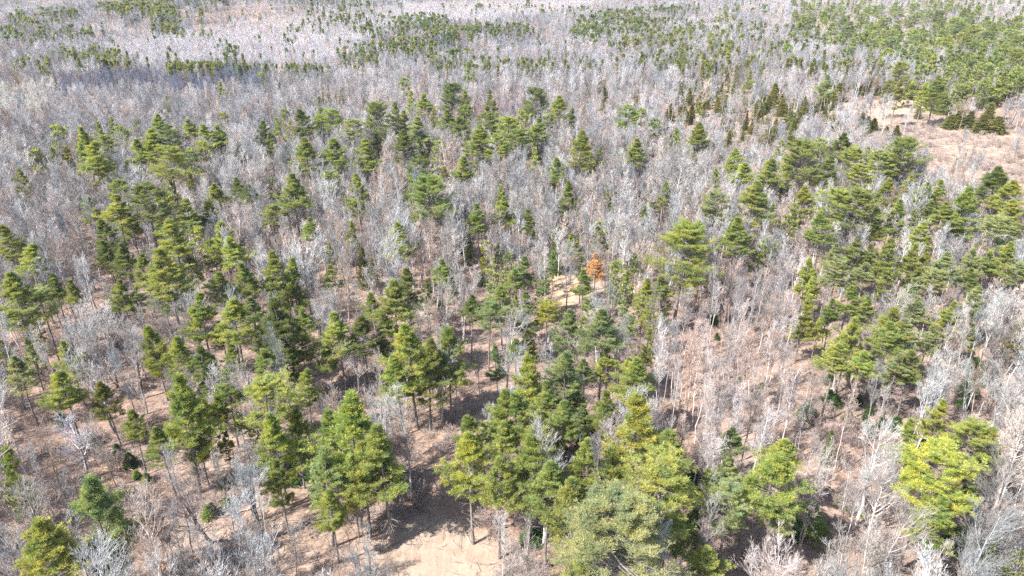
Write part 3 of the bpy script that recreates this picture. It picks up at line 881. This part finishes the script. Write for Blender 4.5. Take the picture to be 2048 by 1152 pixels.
def bare_thing(x, y, z, h, form, tint, px, py, look, rot=None, wide=1.0, name='bare_tree', tilt=0):
    mt, mc = random.choice(BARE[form])
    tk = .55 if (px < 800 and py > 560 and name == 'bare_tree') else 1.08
    o = root(name, x, y, z, random.uniform(0, 6.28) if rot is None else rot)
    if tilt: o.rotation_euler = (random.uniform(-tilt, tilt), random.uniform(-tilt, tilt), o.rotation_euler[2])
    s = h / 16.0
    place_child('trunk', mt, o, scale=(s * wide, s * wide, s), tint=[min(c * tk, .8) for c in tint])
    place_child('crown', mc, o, scale=(s * wide, s * wide, s), tint=tint)
    THINGS.append((o, 'birch' if name == 'birch_tree' else 'bare tree', look, px, py, h))
    return o

FORMW = {'pole': 'straight', 'spread': 'wide-crowned', 'clump': 'many-stemmed', 'birch': 'tall', 'fork': 'forked'}
MID_BARE, = [[]]
for i, b in enumerate(BARE_PTS):
    x, y, z, h, px, py, dp = b
    t = bare_tint(px, py); form = pick_form(px, py)
    if i in INDIV:
        lum = sum(t) / 3
        c = 'whitish' if lum > .56 else 'pale grey' if lum > .42 else 'grey' if lum > .33 else 'dark grey'
        bare_thing(x, y, z, h, form, t, px, py, FORMW[form] + ' ' + c, wide=random.uniform(.6, .85) if form == 'pole' and random.random() < .5 else random.uniform(.85, 1.15), tilt=.09)
    else:
        MID_BARE.append((x, y, z, h, form, t, dp))

# the trees one can single out by their look
def special(px, py_base, h, form, tint, label, cat, name='bare_tree', wide=1.0, rot=None):
    x, y = ground_at(px, py_base); z = float(terrain(x, y))
    o = bare_thing(x, y, z, h, form, list(tint), px, py_base, '', rot, wide, name)
    THINGS.pop()
    tag(o, label, cat)
    return o
special(1712, 1052, 17, 'birch', (.58, .565, .55), 'tall white-barked birch with bare limbs standing in the small leaf-strewn glade', 'tree', 'birch_tree', 1.1)
special(420, 1084, 12, 'fork', (.22, .19, .19), 'dark forked bare tree whose two stems spread from one foot on open litter', 'tree', wide=1.5, rot=1.2)
special(715, 800, 13, 'spread', (.62, .60, .60), 'silvery wide-crowned bare tree between the green pines', 'tree', wide=1.3)
special(180, 960, 11, 'spread', (.60, .58, .62), 'low whitish bare tree with a dense rounded crown beside open litter', 'tree', wide=1.5)
special(1208, 1010, 15, 'birch', (.52, .45, .47), 'pinkish-grey dead-looking tree with short side twigs among the tall pines', 'tree', wide=.75)
special(1090, 606, 16, 'pole', (.62, .58, .56), 'slender pale dead snag rising at the edge of the sandy clearing', 'tree', 'snag', .8)
special(1116, 560, 13, 'birch', (.70, .68, .66), 'bleached dead snag with broken limbs behind the sandy clearing', 'tree', 'snag', .8)
special(537, 1100, 12, 'pole', (.66, .62, .60), 'thin white birch pole standing alone over the leaf litter', 'tree', 'birch_tree', .8)
special(1392, 1130, 11, 'clump', (.50, .42, .42), 'clump of pinkish-grey stems with reddish buds beside the pines', 'tree', wide=1.1)
special(845, 760, 15, 'birch', (.60, .56, .54), 'twin-limbed pale birch showing between dense green pines', 'tree', 'birch_tree', .8)

def blotch(name, px, py, w, color, label, h=1.6):
    x, y = ground_at(px, py); z = float(terrain(x, y))
    ch, lv = leafy_shrub(int(px), 900, h)
    m = bark_mat(name + '_leaves', color)
    o = root(name, x, y, z, 0)
    me1 = build_mesh('stems', ch, [M_LITTERWOOD]); me2 = build_mesh('leaves', lv, [m])
    s = w * .5 * project(x, y, z)[2] / FPX / (h * .55)
    place_child('stems', me1, o, scale=(s, s, s)); place_child('crown', me2, o, scale=(s, s, s))
    tag(o, label, 'shrub')
blotch('shrub', 345, 1150, 36, (.46, .25, .12), 'low tan-leaved oak shrub on the litter at the photo lower edge')
blotch('shrub', 478, 1000, 20, (.42, .29, .20), 'low tan shrub keeping its dead leaves under thin bare trunks')

# ---------------------------------------------------------------- stuff: far forest, undergrowth, litter
def instancer(name, protos, rows, label=None, mats=None):
    """one object of kind stuff: rows = (x,y,z,rotx,roty,rotz,sx,sy,sz,proto,tint)"""
    col = bpy.data.collections.new(name + '_kinds')
    for i, me in enumerate(protos):
        po = bpy.data.objects.new('%s_kind_%02d' % (name, i), me); col.objects.link(po)
    n = len(rows)
    A = np.array([r[:10] for r in rows], np.float32); T = np.array([r[10] for r in rows], np.float32)
    me = bpy.data.meshes.new(name)
    me.vertices.add(n); me.vertices.foreach_set('co', A[:, 0:3].ravel())
    for nm, dat, ty in (('rot', A[:, 3:6], 'FLOAT_VECTOR'), ('scl', A[:, 6:9], 'FLOAT_VECTOR'), ('tint', T, 'FLOAT_VECTOR')):
        at = me.attributes.new(nm, ty, 'POINT'); at.data.foreach_set('vector', np.ascontiguousarray(dat).ravel())
    at = me.attributes.new('pick', 'INT', 'POINT'); at.data.foreach_set('value', A[:, 9].astype(np.int32))
    o = link_mesh(name, me)
    ng = bpy.data.node_groups.new(name, 'GeometryNodeTree')
    ng.interface.new_socket('Geometry', in_out='INPUT', socket_type='NodeSocketGeometry')
    ng.interface.new_socket('Geometry', in_out='OUTPUT', socket_type='NodeSocketGeometry')
    gi = ng.nodes.new('NodeGroupInput'); go = ng.nodes.new('NodeGroupOutput')
    ci = ng.nodes.new('GeometryNodeCollectionInfo'); ci.inputs['Collection'].default_value = col
    ci.inputs['Separate Children'].default_value = True; ci.inputs['Reset Children'].default_value = True
    ip = ng.nodes.new('GeometryNodeInstanceOnPoints'); ip.inputs['Pick Instance'].default_value = True
    def named(nm, ty):
        a = ng.nodes.new('GeometryNodeInputNamedAttribute'); a.data_type = ty; a.inputs[0].default_value = nm
        return a.outputs[0]
    L = ng.links.new
    L(gi.outputs[0], ip.inputs['Points']); L(ci.outputs[0], ip.inputs['Instance'])
    L(named('pick', 'INT'), ip.inputs['Instance Index'])
    e = ng.nodes.new('FunctionNodeEulerToRotation'); L(named('rot', 'FLOAT_VECTOR'), e.inputs[0])
    L(e.outputs[0], ip.inputs['Rotation']); L(named('scl', 'FLOAT_VECTOR'), ip.inputs['Scale'])
    L(ip.outputs[0], go.inputs[0])
    md = o.modifiers.new('spread', 'NODES'); md.node_group = ng
    tag(o, label, kind='stuff')
    return o

def rt(): return random.uniform(0, 6.283)

# hardwoods, mid distance: one tree each
mid_forms = ['pole', 'pole', 'pole', 'spread', 'spread', 'clump', 'birch']
protos = []
for s, fm in enumerate(mid_forms):
    t, c = bare_tree(500 + s, fm, 1)
    protos.append(mesh_of('hardwood_%d' % s, [(v, f, 1) for v, f, m in t] + c, [M_BARE, (M_PALEBARK, M_DARKBARK)[s % 2]]))
rows = []
for x, y, z, h, form, t, dp in MID_BARE:
    k = random.choice([i for i, fm in enumerate(mid_forms) if fm == (form if form != 'fork' else 'pole')])
    w = random.uniform(.85, 1.2) * h / 16
    rows.append((x, y, z, random.uniform(-.08, .08), random.uniform(-.08, .08), rt(), w, w, h / 16, k, t))
instancer('hardwood_forest', protos, rows)

# hardwoods, far: small groups of five crowns
protos = []
for s in range(5):
    ch = []
    rng = np.random.default_rng(900 + s)
    for k in range(3):
        t, c = bare_tree(700 + s * 5 + k, ['pole', 'spread', 'pole'][k], 2)
        off = np.array([rng.uniform(-4.2, 4.2), rng.uniform(-4.2, 4.2), 0]); sc = rng.uniform(.55, 1.05)
        ch += [(v * sc + off, f, m) for v, f, m in t + c]
    protos.append(mesh_of('hardwoods_%d' % s, ch, [M_BARE]))
rows = []
y = 562.0
while y < 1900:
    s = 8.0 + (y - 560) * .0045
    half = .76 * y + 60; x = -half
    while x < half:
        xx, yy = x + random.uniform(-3, 3), y + random.uniform(-3, 3); x += s
        z = float(terrain(xx, yy)); px, py, dp = project(xx, yy, z + 14)
        if random.random() > min(keep(px, py + 8), keep_top(px, py)): continue
        k = random.uniform(.8, 1.15)
        rows.append((xx, yy, z, 0, 0, rt(), k * 1.15, k * 1.15, k * random.uniform(.9, 1.05), random.randrange(5), bare_tint(px, py)))
    y += s
instancer('distant_hardwood_forest', protos, rows)

# far spruces and pines beyond the three hundred that show largest
protos = []
for s in range(3):
    b, c = spruce_tree(820 + s, 2, s % 2)
    t = cone_trunk()
    protos.append(mesh_of('far_spruce_%d' % s, [(v, f, 1) for v, f, m in t] + [(v, f, 0) for v, f, m in c], [M_NEEDLE, M_PINEBARK]))
rows = [(x, y, z, 0, 0, rt(), R / SR, R / SR, h / SH, random.randrange(3), t) for x, y, z, R, h, t in FAR_SPRUCE]
for _ in range(900):        # scattered spruces through the far woods
    yy = random.uniform(600, 2000); xx = random.uniform(-.76, .76) * yy
    z = float(terrain(xx, yy)); h = random.uniform(12, 17); R = h * random.uniform(.12, .18)
    rows.append((xx, yy, z, 0, 0, rt(), R / SR, R / SR, h / SH, random.randrange(3), vary(TINT[random.choice('dod')])))
instancer('distant_spruce_forest', protos, rows)
protos = []
for s in range(3):
    b, c = pine_tree(840 + s, 2, s % 2)
    b = [(v + [0, 0, 7], f, 1) for v, f, m in b]; c = [(v + [0, 0, 7], f, 0) for v, f, m in c]
    tr = [(v * [1, 1, 7.5 / 12], f, 1) for v, f, m in pine_trunk(50 + s)]
    protos.append(mesh_of('far_pine_%d' % s, c + b + tr, [M_NEEDLE, M_PINEBARK]))
rows = []
for _ in range(900):
    px, py = random.uniform(1560, 2110), random.uniform(-30, 150)
    if not poly_mask(PINEWOOD, np.array(px), np.array(py)) or random.random() < .25: continue
    h = random.uniform(17, 22)
    x, y = ground_at(px, max(py, -20), h)
    if y > 2200: continue
    k = h / 19 * random.uniform(1.0, 1.45)
    rows.append((x, y, float(terrain(x, y)), 0, 0, rt(), k, k, h / 19, random.randrange(3), vary(TINT[random.choice('ggbyd')])))
for x, y, z, R, h, t in FAR_PINE:
    rows.append((x, y, z, 0, 0, rt(), R / PR, R / PR, h / 19, random.randrange(3), t))
instancer('distant_pine_forest', protos, rows)

# undergrowth of thin bare shrubs and saplings
protos = [mesh_of('undershrub_%d' % s, shrub(600 + s, 14, 2.4, .012), [M_BARE]) for s in range(4)]
rows = []
for _ in range(13000):
    yy = 40 + 300 * random.random() ** .8; xx = random.uniform(-.8, .8) * (yy + 40)
    z = float(terrain(xx, yy)); px, py, dp = project(xx, yy, z)
    def inn(p): return bool(poly_mask(p, np.array(px), np.array(py)))
    if inn(FIELD) or inn(SAND): continue
    if (inn(TRACK) and random.random() < .9) or (inn(SLOPE) and random.random() < .75): continue
    if inn(LOWLEFT) and random.random() < .6: continue
    if math.sin(xx * .11 + 2) * math.sin(yy * .09) + random.uniform(-.8, .8) < -.1: continue
    k = random.uniform(.4, 1.3)
    g = random.uniform(.8, 1.2)
    rows.append((xx, yy, z, 0, 0, rt(), k * 1.1, k * 1.1, k, random.randrange(4), (.40 * g, .33 * g, .31 * g)))
for _ in range(260):
    px, py = random.uniform(1700, 2060), random.uniform(205, 370)
    if not poly_mask(CUT, np.array(px), np.array(py)): continue
    x, y = ground_at(px, py); k = random.uniform(.5, 1.3)
    rows.append((x, y, float(terrain(x, y)), 0, 0, rt(), k, k, k, random.randrange(4), (.45, .37, .33)))
instancer('undergrowth', protos, rows)

# fallen branches over the floor
protos = [mesh_of('branch_litter_%d' % s, litter(650 + s), [M_LITTERWOOD]) for s in range(5)]
rows = []
for _ in range(4600):
    yy = 45 + 330 * random.random() ** .9; xx = random.uniform(-.8, .8) * (yy + 40)
    z = float(terrain(xx, yy)); px, py, dp = project(xx, yy, z)
    if poly_mask(FIELD, np.array(px), np.array(py)) or poly_mask(SAND, np.array(px), np.array(py)): continue
    k = random.uniform(.8, 1.4)
    rows.append((xx, yy, z + .05, 0, 0, rt(), k, k, k, random.randrange(5), (.3, .3, .3)))
instancer('fallen_branches_litter', protos, rows)

# single fallen trunks one can pick out
LOGS = [(270, 700, 8, .4), (620, 1040, 6, .5), (450, 1030, 9, .35), (1690, 1060, 9, .3), (1240, 955, 7, .1), (880, 905, 8, .5), (1130, 545, 6, -.2), (1850, 330, 7, .2), (1960, 345, 8, -.1),
        (1900, 300, 6, .4), (1450, 800, 9, .5), (1530, 730, 7, .6), (160, 930, 8, .6), (560, 820, 7, .4), (1330, 690, 8, -.2), (1660, 740, 6, -.3)]
LOGL = ['grey fallen trunk among thin bare trees, uphill of the rounded whitish tree', 'short fallen trunk lying near the field edge', 'long grey fallen trunk by the dark forked tree',
        'fallen trunk lying below the white birch in the glade', 'pale fallen trunk in the shade between tall pines', 'fallen trunk across the shaded track above the field', 'bleached log on the sandy clearing upper rim',
        'grey log at the middle of the straw-coloured cutover', 'grey log low in the cutover towards the frame edge', 'thin log high in the cutover beside dark spruces', 'fallen pole on the open pinkish slope, lower one',
        'fallen pole on the open pinkish slope, upper one', 'fallen trunk in dark shade under the pines beside open litter', 'fallen trunk between two yellow-green pines and thin poles', 'tangled pale fallen limb beside the pink slope',
        'fallen limb under the yellow-green pine cluster near white saplings']
for (px, py, ln, a), lb in zip(LOGS, LOGL):
    rng = np.random.default_rng(int(px))
    n = 7
    t = np.linspace(0, ln, n)
    P = np.stack([t, np.cumsum(rng.normal(size=n)) * .07, .12 + .03 * t], axis=1)[None]
    R = np.linspace(.15, .05, n)[None]
    s = shoots(P, R, 10, .35, 1.0, .2, .8, .3, .035, 4, rng)
    o = root('fallen_log', *ground_at(px, py), 0, a)
    o.location.z = float(terrain(o.location.x, o.location.y))
    place_child('trunk', build_mesh('log', [(*tubes(P, R, 8), 0)], [M_DEADWOOD]), o)
    place_child('branches', build_mesh('log_limbs', [(*tubes(s[0], np.maximum(s[1], .012), 3), 0)], [M_DEADWOOD]), o)
    tag(o, lb, 'log', 'fallen logs on the forest floor')

# ---------------------------------------------------------------- the air
HAZE = 0.00006
if HAZE:
    import bmesh
    m, nt, out = new_mat('air')
    v = N(nt, 'ShaderNodeVolumePrincipled')
    v.inputs['Color'].default_value = (.86, .92, 1, 1); v.inputs['Density'].default_value = HAZE; v.inputs['Anisotropy'].default_value = 0
    nt.links.new(v.outputs[0], out.inputs['Volume'])
    bm = bmesh.new(); bmesh.ops.create_cube(bm, size=1)
    me = bpy.data.meshes.new('haze'); bm.to_mesh(me); bm.free(); me.materials.append(m)
    hz = link_mesh('haze', me)
    hz.scale = (19000, 17000, 130); hz.location = (0, 4000, 40)
    tag(hz, kind='stuff')

# ---------------------------------------------------------------- labels: each tree by look and by its place from a landmark
LAND = [('the sandy clearing', 1130, 580), ('the straw field', 845, 1090), ('the orange dead pine', 1193, 530), ('the white glade birch', 1730, 960),
        ('the dark forked tree', 410, 1040), ('the straw-coloured cutover', 1930, 290), ('the pale wooded rise', 450, 60), ('the whitish treetops', 40, 185),
        ('the open pink slope', 1460, 740), ('the brightest yellow pine', 930, 930), ('the silvery bare crown', 715, 740), ('the low whitish tree', 175, 890),
        ('the lone dark round spruce', 722, 505), ('the broad layered pine', 1608, 325), ('the great yellow-green pine', 1370, 500), ('the dark blue-grey wood', 330, 150),
        ('the open grey thicket', 140, 430), ('the far pine wood', 1850, 50), ('the brushy far opening', 1420, 200), ('the red-budded clump', 1395, 1040),
        ('the white sapling thicket', 1980, 720), ('the peaked dark pine', 1074, 210), ('the yellow twin pines', 175, 300), ('the small hill spruce', 640, 60)]
ORD = 'first second third fourth fifth sixth seventh eighth ninth tenth eleventh twelfth thirteenth fourteenth fifteenth sixteenth seventeenth eighteenth nineteenth twentieth'.split()
ORD += ['twenty-' + w for w in ORD[:9]] + ['thirtieth'] + ['thirty-' + w for w in ORD[:9]] + ['fortieth'] + ['forty-' + w for w in ORD[:9]]
CLOCK = ['twelve', 'one', 'two', 'three', 'four', 'five', 'six', 'seven', 'eight', 'nine', 'ten', 'eleven']
buckets = {}
for o, kind, look, px, py, w in THINGS:
    d = [math.hypot(px - l[1], py - l[2]) for l in LAND]
    k = int(np.argmin(d))
    c = int(round(math.degrees(math.atan2(px - LAND[k][1], -(py - LAND[k][2]))) / 30.0)) % 12
    buckets.setdefault((kind, k, c), []).append((d[k], o, look))
GROUPS = {'pine': 'white pines through the wood', 'spruce': 'spruces and firs through the wood', 'bare tree': 'bare hardwoods through the wood', 'birch': 'birches'}
for (kind, k, c), v in buckets.items():
    v.sort(key=lambda e: e[0])
    for i, (_, o, look) in enumerate(v):
        tag(o, '%s %s, %s %s from %s towards %s o\'clock' % (look, kind, ORD[min(i, 48)], kind.split()[-1], LAND[k][0], CLOCK[c]), 'tree', GROUPS[kind])
print('pines', sum(1 for t in THINGS if t[1] == 'pine'), 'spruce', n_sp, 'far spruce', len(FAR_SPRUCE), 'bare', len(BARE_PTS))
